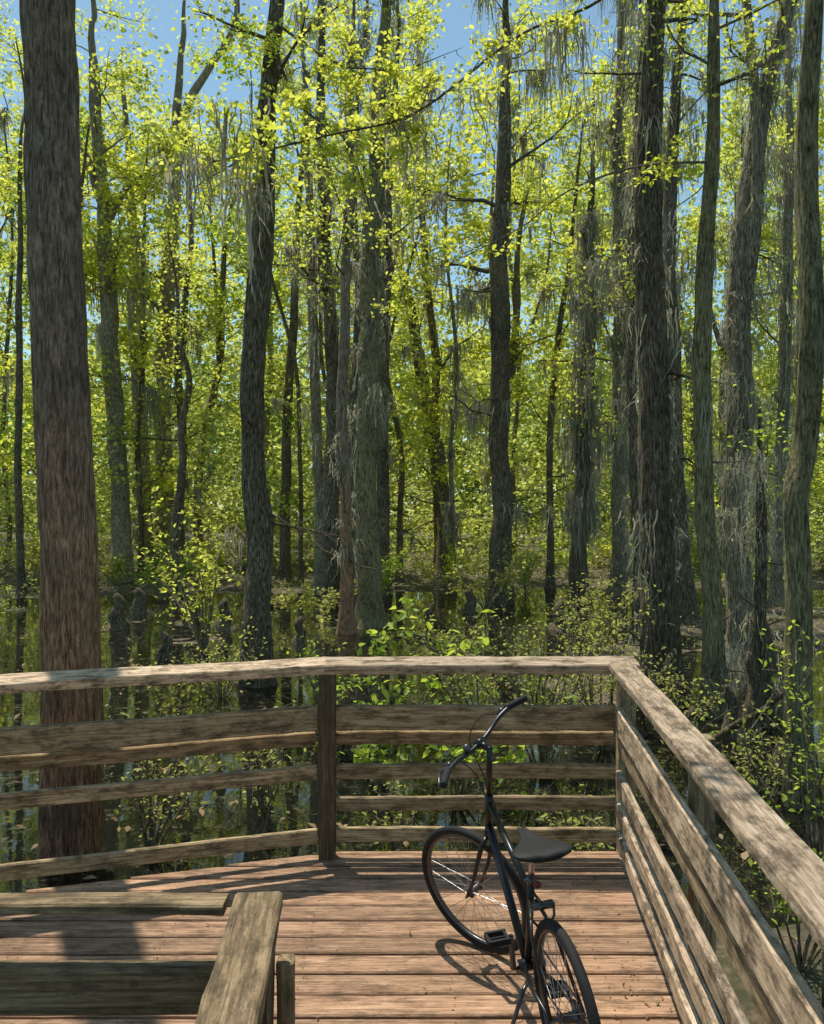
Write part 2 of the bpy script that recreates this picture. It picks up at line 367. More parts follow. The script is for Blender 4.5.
# ------------------------------------------------------------ bicycle
def catmull(pts,n):
    out=[]; k=len(pts)
    for i in range(k-1):
        p0=pts[max(i-1,0)];p1=pts[i];p2=pts[i+1];p3=pts[min(i+2,k-1)]
        for j in range(n):
            t=j/n
            out.append(.5*((2*p1)+(p2-p0)*t+(2*p0-5*p1+4*p2-p3)*t*t+(3*p1-p0-3*p2+p3)*t**3))
    out.append(pts[-1].copy()); return out
def bicycle():
    lean=math.radians(-5)
    root=thing('bicycle','dark city bicycle on its kickstand with front wheel turned left on the deck','bicycle',(.573,2.985,.005))
    root.rotation_euler=(lean,0,math.radians(101.0))
    RA=Vector((0,0,.322)); FA=Vector((1.08,0,.322)); BB=Vector((.44,0,.28))
    HB=Vector((.885,0,.66)); HT=Vector((.83,0,.83)); ax=(HT-HB).normalized()
    ST=Matrix.Translation(HB)@Matrix.Rotation(math.radians(37),4,ax)@Matrix.Translation(-HB)
    I=Matrix.Identity(4)
    m=MB()
    m.tube([HB-ax*.01,HT+ax*.01],.018,14)
    SU=Vector((.295,0,.69))
    m.tube([HB+ax*.03,BB],.018,14)
    m.tube([HT-ax*.03,Vector((.31,0,.62))],.0145,12)
    m.tube([BB,SU],.0148,12)
    m.tube([BB+Vector((0,-.038,0)),BB+Vector((0,.038,0))],.024,14)
    for s in (-1,1):
        m.tube([BB+Vector((-.02,s*.02,0)),Vector((.28,s*.046,.295)),RA+Vector((0,s*.062,0))],[.010,.0095,.008],8)
        m.tube([Vector((.30,s*.012,.605)),Vector((.20,s*.046,.52)),RA+Vector((0,s*.062,0))],[.008,.007,.007],8)
    m.build('frame',M['paint'],root)
    m=MB(); m.tube([HB-ax*.01,HB-ax*.035],.021,12)
    for s in (-1,1):
        m.tube([HB-ax*.03+Vector((0,s*.012,0)),HB-ax*.055+Vector((.005,s*.048,0)),Vector((1.005,s*.052,.43)),FA+Vector((0,s*.052,0))],[.012,.012,.010,.008],8)
    m.xf(ST); m.build('fork',M['paint'],root)
    def wheel(c,mat,label):
        ty=MB(); ty.torus(c,.302,.019,72,10); ty.xf(mat); w=ty.build('wheel',M['rubber'],root); w['label']=label
        rm=MB()
        for i in range(72):
            a=2*math.pi*i/72
            for rr,yy in ((.289,.012),(.274,.010),(.274,-.010),(.289,-.012)):
                rm.v.append(c+Vector((math.cos(a)*rr,yy,math.sin(a)*rr)))
        for i in range(72):
            for j in range(4): rm.f.append((i*4+j,((i+1)%72)*4+j,((i+1)%72)*4+(j+1)%4,i*4+(j+1)%4))
        rm.xf(mat); rm.build('rim',M['alu'],w)
        sp=MB()
        for i in range(32):
            s=1 if i%2 else -1; a=2*math.pi*i/32; a2=a+(.55 if (i//2)%2 else -.55)
            sp.tube([c+Vector((math.cos(a2)*.02,s*.03,math.sin(a2)*.02)),c+Vector((math.cos(a)*.275,s*.003,math.sin(a)*.275))],.0013,4,False)
        sp.xf(mat); sp.build('spokes',M['steel'],w)
        hb=MB(); hb.tube([c+Vector((0,-.065,0)),c+Vector((0,-.034,0)),c+Vector((0,-.032,0)),c+Vector((0,-.026,0)),c+Vector((0,.026,0)),c+Vector((0,.032,0)),c+Vector((0,.034,0)),c+Vector((0,.065,0))],[.006,.006,.024,.018,.018,.024,.006,.006],12)
        hb.xf(mat); hb.build('hub',M['alu'],w)
        return w
    wheel(RA,I,'rear wheel'); wheel(FA,ST,'front wheel turned to the left')
    C=HT+ax*.275+Vector((.055,0,.0))
    m=MB(); m.tube([HT+ax*.01,HT+ax*.26],.0135,12); m.tube([HT+ax*.245,C],[.015,.014],10); m.tube([C+Vector((0,-.022,0)),C+Vector((0,.022,0))],.019,12)
    m.xf(ST); m.build('stem',M['paint'],root)
    hp=lambda s:[C,C+Vector((0,s*.05,0)),C+Vector((.002,s*.10,.006)),C+Vector((.0,s*.15,.018)),C+Vector((-.006,s*.20,.024)),C+Vector((-.018,s*.26,.026)),C+Vector((-.045,s*.315,.024))]
    bank=Matrix.Translation(C)@Matrix.Rotation(math.radians(-9),4,Vector((1,0,0)))@Matrix.Translation(-C)
    HM=ST@bank
    m=MB()
    for s in (-1,1): m.tube(catmull(hp(s),3),.0105,12)
    m.xf(HM); hbar=m.build('handlebar',M['paint'],root)
    for s in (-1,1):
        p=hp(s); m=MB(); a=p[5]; b=p[6]; dr=(b-a).normalized()
        m.tube([a-dr*.04,a-dr*.03,a+dr*.05,b-dr*.004,b+dr*.012,b+dr*.016],[.012,.0155,.015,.016,.017,.011],12)
        m.xf(HM); m.build('grip',M['rubber'],hbar)
        m=MB(); q=p[5]-dr*.06
        m.tube([q+Vector((0,0,-.012)),q+Vector((.03,s*.004,-.018)),q+Vector((.045,s*.03,-.024)),q+dr*.06+Vector((.045,s*.015,-.03)),q+dr*.10+Vector((.035,s*.015,-.034))],[.010,.009,.006,.005,.004],8)
        m.tube([q-dr*.012,q+dr*.012],.015,12)
        m.xf(HM); m.build('brake_lever',M['alu'],hbar)
        m=MB(); e=HB+Vector((.0,s*.02,.05))
        m.tube(catmull([q+Vector((.04,0,-.02)),q+Vector((.10,-s*.05,-.01)),q+Vector((.12,-s*.14,-.07)),C+Vector((.08,s*.02,-.16)),HT+Vector((.05,s*.02,-.05)),e],4),.0025,6)
        m.xf(HM); m.build('brake_cable',M['rubber'],hbar)
    m=MB(); q=C+Vector((.0,.085,.028)); m.tube([q+Vector((0,0,-.012)),q,q+Vector((0,0,.012)),q+Vector((0,0,.02))],[.013,.018,.015,.005],12); m.xf(HM); m.build('bell',M['alu'],hbar)
    dz=-.005
    s0=SU; s1=Vector((.25,0,.825+dz))
    m=MB(); m.tube([s0-(s1-s0).normalized()*.02,s1],.0125,12); m.build('seat_post',M['steel'],root)
    m=MB(); m.tube([SU+Vector((.004,0,-.02)),SU+Vector((-.004,0,.008))],.0195,12); m.tube([SU+Vector((-.005,-.03,0)),SU+Vector((-.005,.03,0))],.006,8); m.build('seat_clamp',M['alu'],root)
    sec=[(.385,.012,.860,.012),(.365,.020,.862,.016),(.31,.028,.862,.020),(.26,.044,.861,.022),(.21,.076,.863,.024),(.16,.108,.868,.028),(.12,.116,.871,.030),(.095,.104,.870,.028),(.075,.066,.866,.020)]
    m=MB(); n=16
    for x,w,z,h in sec:
        z+=dz
        for j in range(n):
            t_=2*math.pi*j/n; cy=math.cos(t_); sz=math.sin(t_)
            yy=w*math.copysign(abs(cy)**.75,cy); zz=z+(sz*h*.32 if sz>0 else sz*h*.8)
            m.v.append(Vector((x,yy,zz-(.006 if abs(cy)<.25 and sz>0 else 0))))
    k=len(sec)
    for i in range(k-1):
        for j in range(n): m.f.append((i*n+j,i*n+(j+1)%n,(i+1)*n+(j+1)%n,(i+1)*n+j))
    m.f.append(tuple(reversed(range(n)))); m.f.append(tuple((k-1)*n+j for j in range(n)))
    sd=m.build('saddle',M['vinyl'],root)
    m=MB()
    for s in (-1,1): m.tube([Vector((.37,s*.006,.85+dz)),Vector((.30,s*.022,.822+dz)),Vector((.18,s*.024,.822+dz)),Vector((.10,s*.04,.845+dz))],.0038,6)
    m.tube([Vector((.25,-.03,.824+dz)),Vector((.25,.03,.824+dz))],.010,8)
    m.build('saddle_rail',M['alu'],sd)
    yc=-.045
    def disc(m,c,r,y,th=.004,n=40,teeth=True):
        b=len(m.v)
        for yy in (y-th/2,y+th/2):
            m.v.append(Vector((c.x,yy,c.z)))
            for i in range(n):
                rr=r*(1.04 if (teeth and i%2) else 1); a=2*math.pi*i/n
                m.v.append(Vector((c.x+rr*math.cos(a),yy,c.z+rr*math.sin(a))))
        for i in range(n):
            j=(i+1)%n
            m.f.append((b,b+1+j,b+1+i)); m.f.append((b+n+1,b+n+2+i,b+n+2+j)); m.f.append((b+1+i,b+1+j,b+n+2+j,b+n+2+i))
    m=MB(); disc(m,BB,.088,yc); m.build('chainring',M['alu'],root)
    m=MB(); 
    for i,r_ in enumerate((.034,.040,.046,.052)): disc(m,RA,r_,-.050+i*.0045,.003,28)
    m.build('cassette',M['alu'],root)
    ca=math.radians(-70)
    for s in (-1,1):
        a=ca+(0 if s<0 else math.pi); e=BB+Vector((math.cos(a)*.17,s*.075,math.sin(a)*.17))
        m=MB(); m.tube([BB+Vector((0,s*.04,0)),BB+Vector((0,s*.062,0)),e],[.014,.014,.009],8); cr=m.build('crank',M['alu'],root)
        m=MB(); m.tube([e,e+Vector((0,s*.10,0))],.006,8); m.box(e+Vector((.035,s*.055,0)),(.014,.085,.022)); m.box(e+Vector((-.035,s*.055,0)),(.014,.085,.022)); m.box(e+Vector((0,s*.095,0)),(.07,.012,.018)); m.box(e+Vector((0,s*.02,0)),(.07,.012,.018))
        m.build('pedal',M['rubber'],cr,smooth=False)
    m=MB(); m.tube([BB+Vector((0,yc,.09)),RA+Vector((.0,yc,.05)),],.004,6); m.tube([BB+Vector((0,yc,-.09)),Vector((.04,yc,.225)),Vector((.0,yc,.235)),RA+Vector((.04,yc,-.04))],.004,6); m.build('chain',M['alu'],root)
    m=MB(); m.tube([Vector((0,-.06,.29)),Vector((.03,-.06,.225)),Vector((.045,-.055,.19))],.010,8); m.build('derailleur',M['alu'],root)
    m=MB(); m.tube([Vector((.36,.03,.26)),Vector((.335,.06,.24)),Vector((.27,.19,.02))],[.009,.009,.007],8); m.build('kickstand',M['alu'],root)
    m=MB(); m.tube([Vector((.222,0,.70)),Vector((.214,0,.70))],.013,12); m.tube([Vector((.222,0,.70)),Vector((.280,0,.71))],.005,8); m.build('rear_reflector',M['red'],root)
    m=MB(); m.box((.17,0,.645),(.03,.08,.018)); m.tube([Vector((.17,-.04,.645)),Vector((.19,-.045,.59)),Vector((.18,-.025,.565))],.005,6); m.tube([Vector((.17,.04,.645)),Vector((.19,.045,.59)),Vector((.18,.025,.565))],.005,6)
    m.tube([Vector((.17,0,.645)),Vector((.28,0,.64))],.006,6); m.build('rear_brake',M['alu'],root)
bicycle()
# ------------------------------------------------------------ trees
def rv(): return Vector((R.gauss(0,1),R.gauss(0,1),R.gauss(0,1)))
def limb(mb,lv,tips,p,d,L,r,lvl,nl,spread,up=.06,ntw=4):
    pts=[p.copy()]; seg=5
    for i in range(seg):
        d=(d+rv()*.2+Vector((0,0,up))).normalized(); p=p+d*(L/seg); pts.append(p.copy())
    mb.tube(pts,[r*(1-.8*i/seg) for i in range(seg+1)],5 if lvl else 4,False)
    tips.append(pts[3]); tips.append(pts[2])
    if lvl>0:
        for k in range(ntw):
            t=R.uniform(.2,1)*seg; i=min(seg-1,int(t)); q=pts[i].lerp(pts[i+1],t-i)
            nd=(d*.7+rv()*.6+Vector((0,0,-.05))).normalized()
            limb(mb,lv,tips,q,nd,L*R.uniform(.3,.5),r*.4,lvl-1,nl,spread,up,ntw)
    n=nl if lvl==0 else nl//3
    for k in range(n):
        t=R.uniform(.15,1)*seg; i=min(seg-1,int(t)); q=pts[i].lerp(pts[i+1],t-i)
        lv.append(q+rv()*spread)
def moss_mesh(points,lens,wd=.012,n=20):
    v=[];f=[]
    for p,L in zip(points,lens):
        sp=.05+.08*L
        for k in range(n):
            ox,oy=R.gauss(0,sp),R.gauss(0,sp*.6); fall=math.exp(-(ox*ox)/(sp*sp*1.5))
            q=p+Vector((ox,oy,R.uniform(-.1,.06))); l=L*R.uniform(.25,1)*(.35+.65*fall); a=R.uniform(0,math.pi); w=wd*R.uniform(.5,1.5)
            dx,dy=math.cos(a)*w,math.sin(a)*w; b=len(v); seg=6
            cur=q.copy(); dr=Vector((R.gauss(0,.015),R.gauss(0,.015),0))
            for i in range(seg+1):
                s=(.5+.5*math.sin(math.pi*min(1,.25+i/seg*.8)))*(1-.6*i/seg)
                v.append((cur.x-dx*s,cur.y-dy*s,cur.z)); v.append((cur.x+dx*s,cur.y+dy*s,cur.z))
                cur=cur+dr+Vector((R.gauss(0,.022),R.gauss(0,.022),-l/seg))
            for i in range(seg): f.append((b+2*i,b+2*i+1,b+2*i+3,b+2*i+2))
    return v,f
def tree(name,label,d,ctrl,w,mat,leafmat,H,lim,nl,lsz,nlimb,limbL,moss=0,tmoss=0,cat='tree',group=None,forks=(),extra=(),flare=.7,spread=.22,sides=18,mlen=1.0,detail=False,base_r=1.12,mwd=.014):
    if name=='swamp_tree' and 15<=d<30: d*=1.22; H*=1.12; limbL*=1.1; mwd*=1.15
    w=w*.84; nl=int(nl*1.35); lsz*=.82
    pts=[P(px,py,d) for px,py in ctrl]
    top=pts[0]; dirn=(pts[0]-pts[1]).normalized() if len(pts)>1 else Vector((0,0,1))
    dirn=(dirn*.5+Vector((R.uniform(-.05,.05),R.uniform(-.1,.1),1))).normalized()
    if H>top.z+1: pts=[top+dirn*(H-top.z),top+dirn*(H-top.z)*.5]+pts
    bx=pts[-1].x; by=d; g=gz(bx,by)-.12
    if pts[-1].z>g+.3: pts.append(Vector((bx+(pts[-1].x-pts[-2].x)*.1,by,g)))
    else: pts[-1].z=g
    for i,p in enumerate(pts[:-1]): p.y+=R.uniform(-.012,.012)*d
    pts=list(reversed(pts))
    root_loc=Vector((pts[0].x,pts[0].y,g))
    root=thing(name,label,cat,root_loc,group)
    path=catmull(pts,12 if d<20 else 8); rm=w*d/F/2
    ztop=path[-1].z; sd=R.random()*100; rad=[]
    for p in path:
        t=(p.z-g)/(ztop-g); rad.append(rm*(base_r-.35*t if t<.5 else (base_r-.175)*(1-.78*((t-.5)/.5)**1.2)))
    ph=R.uniform(0,6); am=.35 if d<9 else 1.1
    if d>9:
        for i in range(1,len(path)-1):
            q=path[i]; q.x+=rm*.45*noise.noise(Vector((q.z*.55,sd,0))); 
    def fn(i,th,p):
        h=p.z-g; fl=flare*math.exp(-h/(.35+rm*1.3))
        lob=1+.35*fl*math.cos(4*th+ph+.3*math.sin(th))
        u=Vector((math.cos(th)*1.3,math.sin(th)*1.3,p.z*.9+sd)); a=.18*am*noise.noise(u)
        a+=.12*noise.noise(Vector((math.cos(th)*3.6,math.sin(th)*3.6,p.z*2.4+sd)))*max(.6,am)
        a+=.08*noise.noise(Vector((math.cos(th)*9,math.sin(th)*9,p.z*2.0+sd)))
        return (1+fl)*lob*(1+a)
    fine=[];fr=[]; q_=5 if d<9 else (4 if d<12 else (3 if d<30 else 2))
    for i in range(len(path)-1):
        for j in range(q_):
            fine.append(path[i].lerp(path[i+1],j/q_)); fr.append(rad[i]*(1-j/q_)+rad[i+1]*j/q_)
    fine.append(path[-1]); fr.append(rad[-1])
    mb=MB(); mb.tube(fine,fr,sides,True,fn); mb.build('trunk',M[mat],root,root_loc)
    bm_=MB(); lv=[]; tips=[]
    for fk in forks:
        pp=catmull([P(a,b,d+c) for a,b,c in fk[0]],6); r0=fk[1]*d/F/2
        bm_.tube(pp,[r0*(1-.6*i/(len(pp)-1)) for i in range(len(pp))],8)
        for k in range(fk[2]):
            q=R.choice(pp[len(pp)//3:]); limb(bm_,lv,tips,q,(rv()+Vector((0,0,.6))).normalized(),R.uniform(.5,1)*limbL,r0*.3,1,nl,spread)
    for k in range(nlimb):
        hz=g+(ztop-g)*R.uniform(*lim)
        i=min(range(len(path)),key=lambda q:abs(path[q].z-hz)); a=R.uniform(0,6.283)
        dd=Vector((math.cos(a),math.sin(a),R.uniform(.0,.9))).normalized()
        limb(bm_,lv,tips,path[i],dd,limbL*R.uniform(.5,1.15)*(1.15-.4*(hz-g)/(ztop-g)),max(.012,rad[i]*R.uniform(.2,.35)),1,nl,spread)
    if d>9:
        for k in range(6):
            i=R.randrange(len(path)//8,len(path)*2//3); a=R.uniform(0,6.283)
            limb(bm_,[],tips,path[i],Vector((math.cos(a),math.sin(a)*.5,R.uniform(-.2,.6))).normalized(),R.uniform(.5,2.0)*(d/18),rad[i]*.15,1,0,.1,0,3)
    near=[]
    for ex in extra:
        e0=[q if isinstance(q,Vector) else P(*q) for q in ex[0]]
        if not isinstance(ex[0][0],Vector): e0[0]=P(ex[0][0][0],ex[0][0][1],d if abs(ex[0][0][2]-d)<6 else ex[0][0][2])
        pp=catmull(e0,6); r0=ex[1]
        bm_.tube(pp,[r0*(1-.75*i/(len(pp)-1)) for i in range(len(pp))],6)
        for k in range(ex[2]):
            q=R.choice(pp[2:]); nd=(rv()+Vector((0,0,-.1))).normalized()
            limb(bm_,near,tips if ex[4] else [],q,nd,R.uniform(.3,1)*ex[3],r0*.28,1,ex[5],.05,0,3)
    if bm_.v: bm_.build('branches',M['b_grey' if mat in('b_grey','b_lich') else 'b_dark'],root,root_loc)
    if lv: leaves('crown',lv,NR.uniform(lsz*.6,lsz*1.25,len(lv)),M[leafmat],root,root_loc,aspect=.62,detail=detail)
    if near: leaves('leafy_spray',near,NR.uniform(.045,.092,len(near)),M['ly'],root,root_loc,detail=True,aspect=.6)
    mp=[];ml=[]
    if moss and tips:
        for k in range(moss): mp.append(R.choice(tips)); ml.append(R.uniform(.4,1.5)*mlen)
    for k in range(tmoss):
        i=R.randrange(len(path)//6,len(path)*3//4); a=R.uniform(0,6.283)
        mp.append(path[i]+Vector((math.cos(a),math.sin(a),0))*rad[i]*1.2); ml.append(R.uniform(.3,1.1)*mlen)
    if mp:
        v,f=moss_mesh(mp,ml,wd=mwd); m=MB(); m.v=[Vector(q) for q in v]; m.f=f; m.build('hanging_moss',M['moss'],root,root_loc,smooth=False)
    return root
T='swamp_tree'
tree(T,'big straight reddish-brown trunk rising close behind the left railing',6.5,[(47,-20),(51,100),(57,250),(63,400),(68,560),(72,700)],62,'b_red','ly',15,(.8,1),18,.10,4,1.6,sides=72,flare=.35,base_r=1.08)
tree(T,'grey trunk with a low Y-shaped fork beside the big reddish trunk',25,[(92,40),(103,200),(113,380),(119,520)],20,'b_grey','ly',19,(.45,1),34,.2,12,3,forks=[([(108,222,0),(95,185,0),(84,150,0),(40,90,1)],9,3),([(108,222,0),(125,190,0),(142,175,0)],9,2)],moss=4)
tree(T,'thin brown trunk between the forked grey tree and the tall grey tree on the left',36,[(122,60),(134,200),(140,350),(146,500)],15,'b_grey','ly',21,(.25,.85),34,.25,12,3.2)
tree(T,'tall grey tree whose right limb bends up against the open sky at upper left',29.9,[(184,0),(172,180),(162,340),(163,500)],19,'b_grey','ly',21,(.25,.7),34,.2,9,2.6,forks=[([(176,145,0),(190,100,0),(208,70,0),(236,20,0),(232,-40,0)],11,2)])
tree(T,'dark sinuous trunk standing alone left of the centre cluster',13,[(277,0),(270,100),(266,170),(258,280),(250,380),(253,460),(258,530),(259,630)],28,'b_dark','ly',13,(.65,1),34,.12,8,2.0,moss=6,extra=[([(270,40,13),(300,105,12.2),(345,140,11.5),(372,215,11)],.026,18,.85,0,20),([(268,150,13),(232,165,12.5),(190,190,12)],.022,11,.75,0,17),([(272,20,13),(330,60,12),(380,70,11)],.026,16,.85,0,19)])
tree(T,'shaggy moss-draped trunk at the left edge of the centre cluster',20,[(322,0),(324,200),(331,380),(333,520)],17,'b_dark','ly',17,(.4,1),34,.16,9,2.4,moss=26,tmoss=60,mwd=.016,mlen=1.2)
tree(T,'slim leaning trunk behind the shaggy trunk of the centre cluster',26,[(308,90),(298,230),(288,400),(285,480)],11,'b_dark','ly',16,(.35,1),34,.2,9,2.4,tmoss=20)
tree(T,'pale slim trunk between the slim leaning trunk and the shaggy trunk',23,[(302,40),(310,180),(314,320),(320,500)],12,'b_grey','ly',17,(.45,1),34,.18,7,2.4,tmoss=36,moss=16,mwd=.018)
tree(T,'tallest thick trunk in the middle of the centre cluster',16,[(384,0),(376,160),(368,330),(369,520)],24,'b_lich','ly',15,(.5,1),34,.13,9,2.4,moss=20,tmoss=46,extra=[([(376,120,16),(400,160,14),(415,200,13)],.025,11,.8,0,19),([(374,200,16),(396,260,14.5),(410,330,13.8)],.022,9,.6,0,15)])
tree(T,'narrow brown trunk pressed just left of the tallest centre trunk',15,[(352,60),(347,250),(343,420),(347,560)],13,'b_red','ly',12,(.5,1),24,.12,6,2,tmoss=30)
tree(T,'thin wavering trunk filling the gap beside the narrow brown trunk',19,[(366,20),(354,160),(358,300),(352,430),(356,540)],10,'b_dark','ly',15,(.5,1),24,.14,6,2,tmoss=30,moss=10)
tree(T,'dark bare trunk pressed just right of the tallest centre trunk',22,[(399,40),(387,220),(384,380),(383,500)],13,'b_dark','ly',17,(.5,1),34,.17,8,2.6,moss=10,tmoss=20)
tree(T,'tree leaning steeply to the left just right of the centre cluster',27,[(396,240),(410,310),(426,400),(444,505)],18,'b_dark','ly',11,(.6,1),28,.17,7,2.4)
tree(T,'straight dark trunk with hanging moss right of the leaning tree',20,[(508,0),(507,100),(499,250),(499,420),(502,520)],23,'b_dark','ly',16,(.5,1),30,.15,10,2.6,moss=60,tmoss=24,mlen=1.4)
tree(T,'grey moss-hung tree standing behind the right end of the deck',22,[(622,0),(618,160),(620,320),(618,480)],17,'b_grey','ly',19,(.3,1),28,.16,16,2.6,moss=80,tmoss=80,mlen=1.6,mwd=.018)
tree(T,'ragged snag thick with grey moss left of the grey moss-hung tree',20,[(590,230),(588,330),(582,440),(578,520)],18,'b_dark','ly',11,(.4,1),24,.15,10,1.6,moss=44,tmoss=90,mlen=1.4,mwd=.018)
tree(T,'thick near-black trunk in front of the right-hand cluster',11.8,[(655,0),(652,150),(656,350),(654,560),(657,680)],34,'b_dark','ly',13,(.65,1),26,.12,8,2.0,moss=22,tmoss=26,sides=36,mwd=.012,extra=[([(655,-60,11.8),(600,0,11.2),(520,35,10.2),(420,110,9),(330,135,8.4),(200,165,8)],.024,38,.75,1,14)])
tree(T,'slightly thinner dark trunk right behind the near-black trunk',16,[(682,0),(672,200),(674,400),(684,600)],18,'b_dark','lg',15,(.6,1),22,.12,7,2.2,moss=22,tmoss=24)
tree(T,'slim lichen-green trunk with a long thin branch reaching left',11,[(712,-10),(710,200),(706,380),(712,620),(713,700)],21,'b_lich','ly',11,(.7,1),20,.1,6,1.8,moss=8,tmoss=10,sides=26,mwd=.010,extra=[([(710,162,11),(640,166,10.4),(570,190,9.8),(520,228,9.5),(440,268,9.2)],.018,16,.55,0,9)])
tree(T,'twisted two-stranded trunk draped in moss right of the lichen-green trunk',14,[(790,0),(770,70),(748,170),(733,300),(740,420),(734,520),(742,600)],27,'b_grey','ly',14,(.6,1),24,.12,8,2.2,moss=34,tmoss=70,sides=30,forks=[([(735,340,0),(752,250,-.3),(758,160,-.3),(752,60,-.2),(740,-60,0)],18,2)],mwd=.010,mlen=1.0)
tree(T,'brown kinked trunk at the far right edge close behind the railing',7.6,[(812,-20),(810,150),(808,330),(808,440),(796,500),(799,580),(799,760)],28,'b_lich','lg',10,(.75,1),18,.08,5,1.4,sides=38,flare=.3,extra=[([Vector((3.55,7.6,8.3)),Vector((3.0,7.0,7.9)),Vector((2.2,6.3,7.6)),Vector((1.4,5.6,7.4)),Vector((.5,4.9,7.3)),Vector((-.6,4.6,7.3))],.04,30,.95,0,14)])
tree(T,'thin grey trunk between the twisted tree and the far right trunk',19,[(792,0),(790,150),(782,330),(776,480)],12,'b_grey','ly',16,(.35,1),28,.15,10,2.2,moss=50,tmoss=60,mlen=1.5)
tree(T,'short moss-covered snag in the swamp left of the far right trunk',12,[(762,400),(760,480),(757,560)],14,'b_dark','lg',4.6,(.6,1),10,.1,3,.9,moss=8,tmoss=14,mwd=.010)
tree(T,'slender trunk right behind the railing end between the dark trunk pair and lichen-green trunk',18,[(640,60),(632,250),(634,420),(640,560)],12,'b_dark','ly',14,(.45,1),26,.14,8,2,moss=36,tmoss=50,mlen=1.5)
tree(T,'spindly trunk with a crooked branch left of the dark sinuous trunk',20,[(180,340),(188,380),(180,430),(184,470),(177,520)],8,'b_dark','ly',9,(.3,1),26,.14,8,1.8)
tree(T,'thin straight trunk near the left edge of the wood',22,[(22,150),(20,330),(22,500)],8,'b_dark','ly',15,(.35,1),34,.17,11,2.6)
NB=30
for i in range(NB):
    px=-60+ (950)*(i+R.uniform(.1,.9))/NB; d=R.uniform(28,48)
    w=R.uniform(4,11)*(30/d)**.5; l=R.uniform(-34,34); c1=R.uniform(-9,9)
    top=px+l*1.6; hh=R.uniform(.45,.66)*d
    if 170<px<260: hh=.38*d
    tree('background_tree','slender background tree deep in the wood, %s from the left'%ORD[i],d,[(top,120),(px+l+c1,240),(px+l*.4-c1,360),(px+R.uniform(-3,3),450),(px,520)],w,R.choice(['b_dark','b_dark','b_grey']),R.choice(['ly','ly','lf','lg']),hh,(.12,1),30,.19+.0026*d,14,3.4,moss=R.choice([0,0,20]),tmoss=R.choice([0,0,16]),group='slender trees in the background',sides=9,mlen=1.6,mwd=.03,
     forks=[([(px+l*.4-c1,360,0),(px+l*.4-c1-R.uniform(-30,30),270,0),(px+l*.4-R.uniform(-50,50),170,1)],w*.6,3)] if R.random()<.5 else ())
# ------------------------------------------------------------ far wood (one mass)
def cloud(name,label,n,per,yr,zf,sz,mat,sp,seed):
    rr=np.random.default_rng(seed); 
    y=rr.uniform(yr[0],yr[1],n); x=rr.uniform(-.72,.72,n)*y; z=np.array([zf(a,b,rr) for a,b in zip(x,y)])
    k=z>-5; c=np.stack([x,y,z],1)[k]; n=len(c); c=np.repeat(c,per,0)+rr.normal(size=(n*per,3))*np.array([sp,sp,sp*.6])
    c=c[c[:,2]>-.7]
    o=leaves(name,c,rr.uniform(sz*.6,sz*1.3,len(c)),M[mat],None,(0,0,0),aspect=.7)
    o['label']=label; o['category']='woodland'; o['kind']='stuff'
def gap(x,y): return abs((x/y)-(-.23))<.06
def zhi(x,y,r):
    h=27+8*noise.noise(Vector((x*.12,y*.05,2))); t=r.random()**.95
    z=3+h*t
    if gap(x,y) and (z-2.1)/y>.36: return -9
    if noise.noise(Vector((x*.14,z*.14,5)))>.14+.25*(1-t) : return -9
    return z
def zlo(x,y,r):
    h=4.5+4*noise.noise(Vector((x*.2,y*.2,4))); return -.4+h*r.random()
def zbk(x,y,r): 
    h=20+9*noise.noise(Vector((x*.05,y*.02,9))); return -.5+h*r.random()
cloud('far_wood','bright spring foliage of the far wood above the background trunks',3000,34,(50,66),zhi,.40,'lf',.75,1)
cloud('woodland_understory','low bright understory filling the far wood floor',1800,28,(32,50),zlo,.22,'lm',.55,2)
cloud('distant_wood','deepest distant treeline closing the view behind the far wood',2600,14,(85,105),zbk,1.2,'ld',1.8,3)
# ------------------------------------------------------------ shrubs
def shrub(name,label,px,d,H,W,mat,n,lsz,nst=9,group=None,ground=None,cat='shrub',detail=True,dz=0):
    x=(px-412)*d/F; g=(max(gz(x,d),WZ)-.04) if ground is None else ground
    loc=Vector((x,d,g)); root=thing(name,label,cat,loc,group)
    mb=MB(); lv=[]; per=max(3,n//(nst*5))
    for k in range(nst):
        a=R.uniform(0,6.283); s=R.uniform(.1,1)
        dd=Vector((math.cos(a)*W*s,math.sin(a)*W*s,H*R.uniform(.6,1))); L=dd.length; dd.normalize()
        pts=[loc+Vector((math.cos(a),math.sin(a),0))*.05*s]; p=pts[0].copy(); c=dd.copy()
        for i in range(6):
            c=(c+rv()*.12).normalized(); p=p+c*L/6; pts.append(p.copy())
        mb.tube(pts,[.010*(1-.8*i/6)*(H/1.5+.3) for i in range(7)],4,False)
        for j in range(5):
            t=R.uniform(.3,1)*6; i=min(5,int(t)); q=pts[i].lerp(pts[i+1],t-i)
            e=q+(c*.4+rv()*.5).normalized()*L*R.uniform(.15,.34)
            mb.tube([q,q.lerp(e,.5)+rv()*.02,e],[.005,.004,.002],4,False)
            if j<4:
                for u in range(per): lv.append(q.lerp(e,R.random())+rv()*.045*(1+lsz*4))
        for u in range(per): 
            t=R.uniform(.4,1)*6; i=min(5,int(t)); lv.append(pts[i].lerp(pts[i+1],t-i)+rv()*.06)
    mb.build('stems',M['b_grey'],root,loc)
    leaves('foliage',lv,NR.uniform(lsz*.6,lsz*1.3,len(lv)),M[mat],root,loc,detail=detail,aspect=.6,up=.9)
S='shrub'
shrub(S,'bright yellow-green bush between the forked grey tree and the dark sinuous trunk',205,16,2.8,1.2,'ly',700,.09,12)
shrub(S,'broad-leaved light green sapling just behind the left half of the back railing',375,8.2,1.7,.9,'lg',420,.095,8)
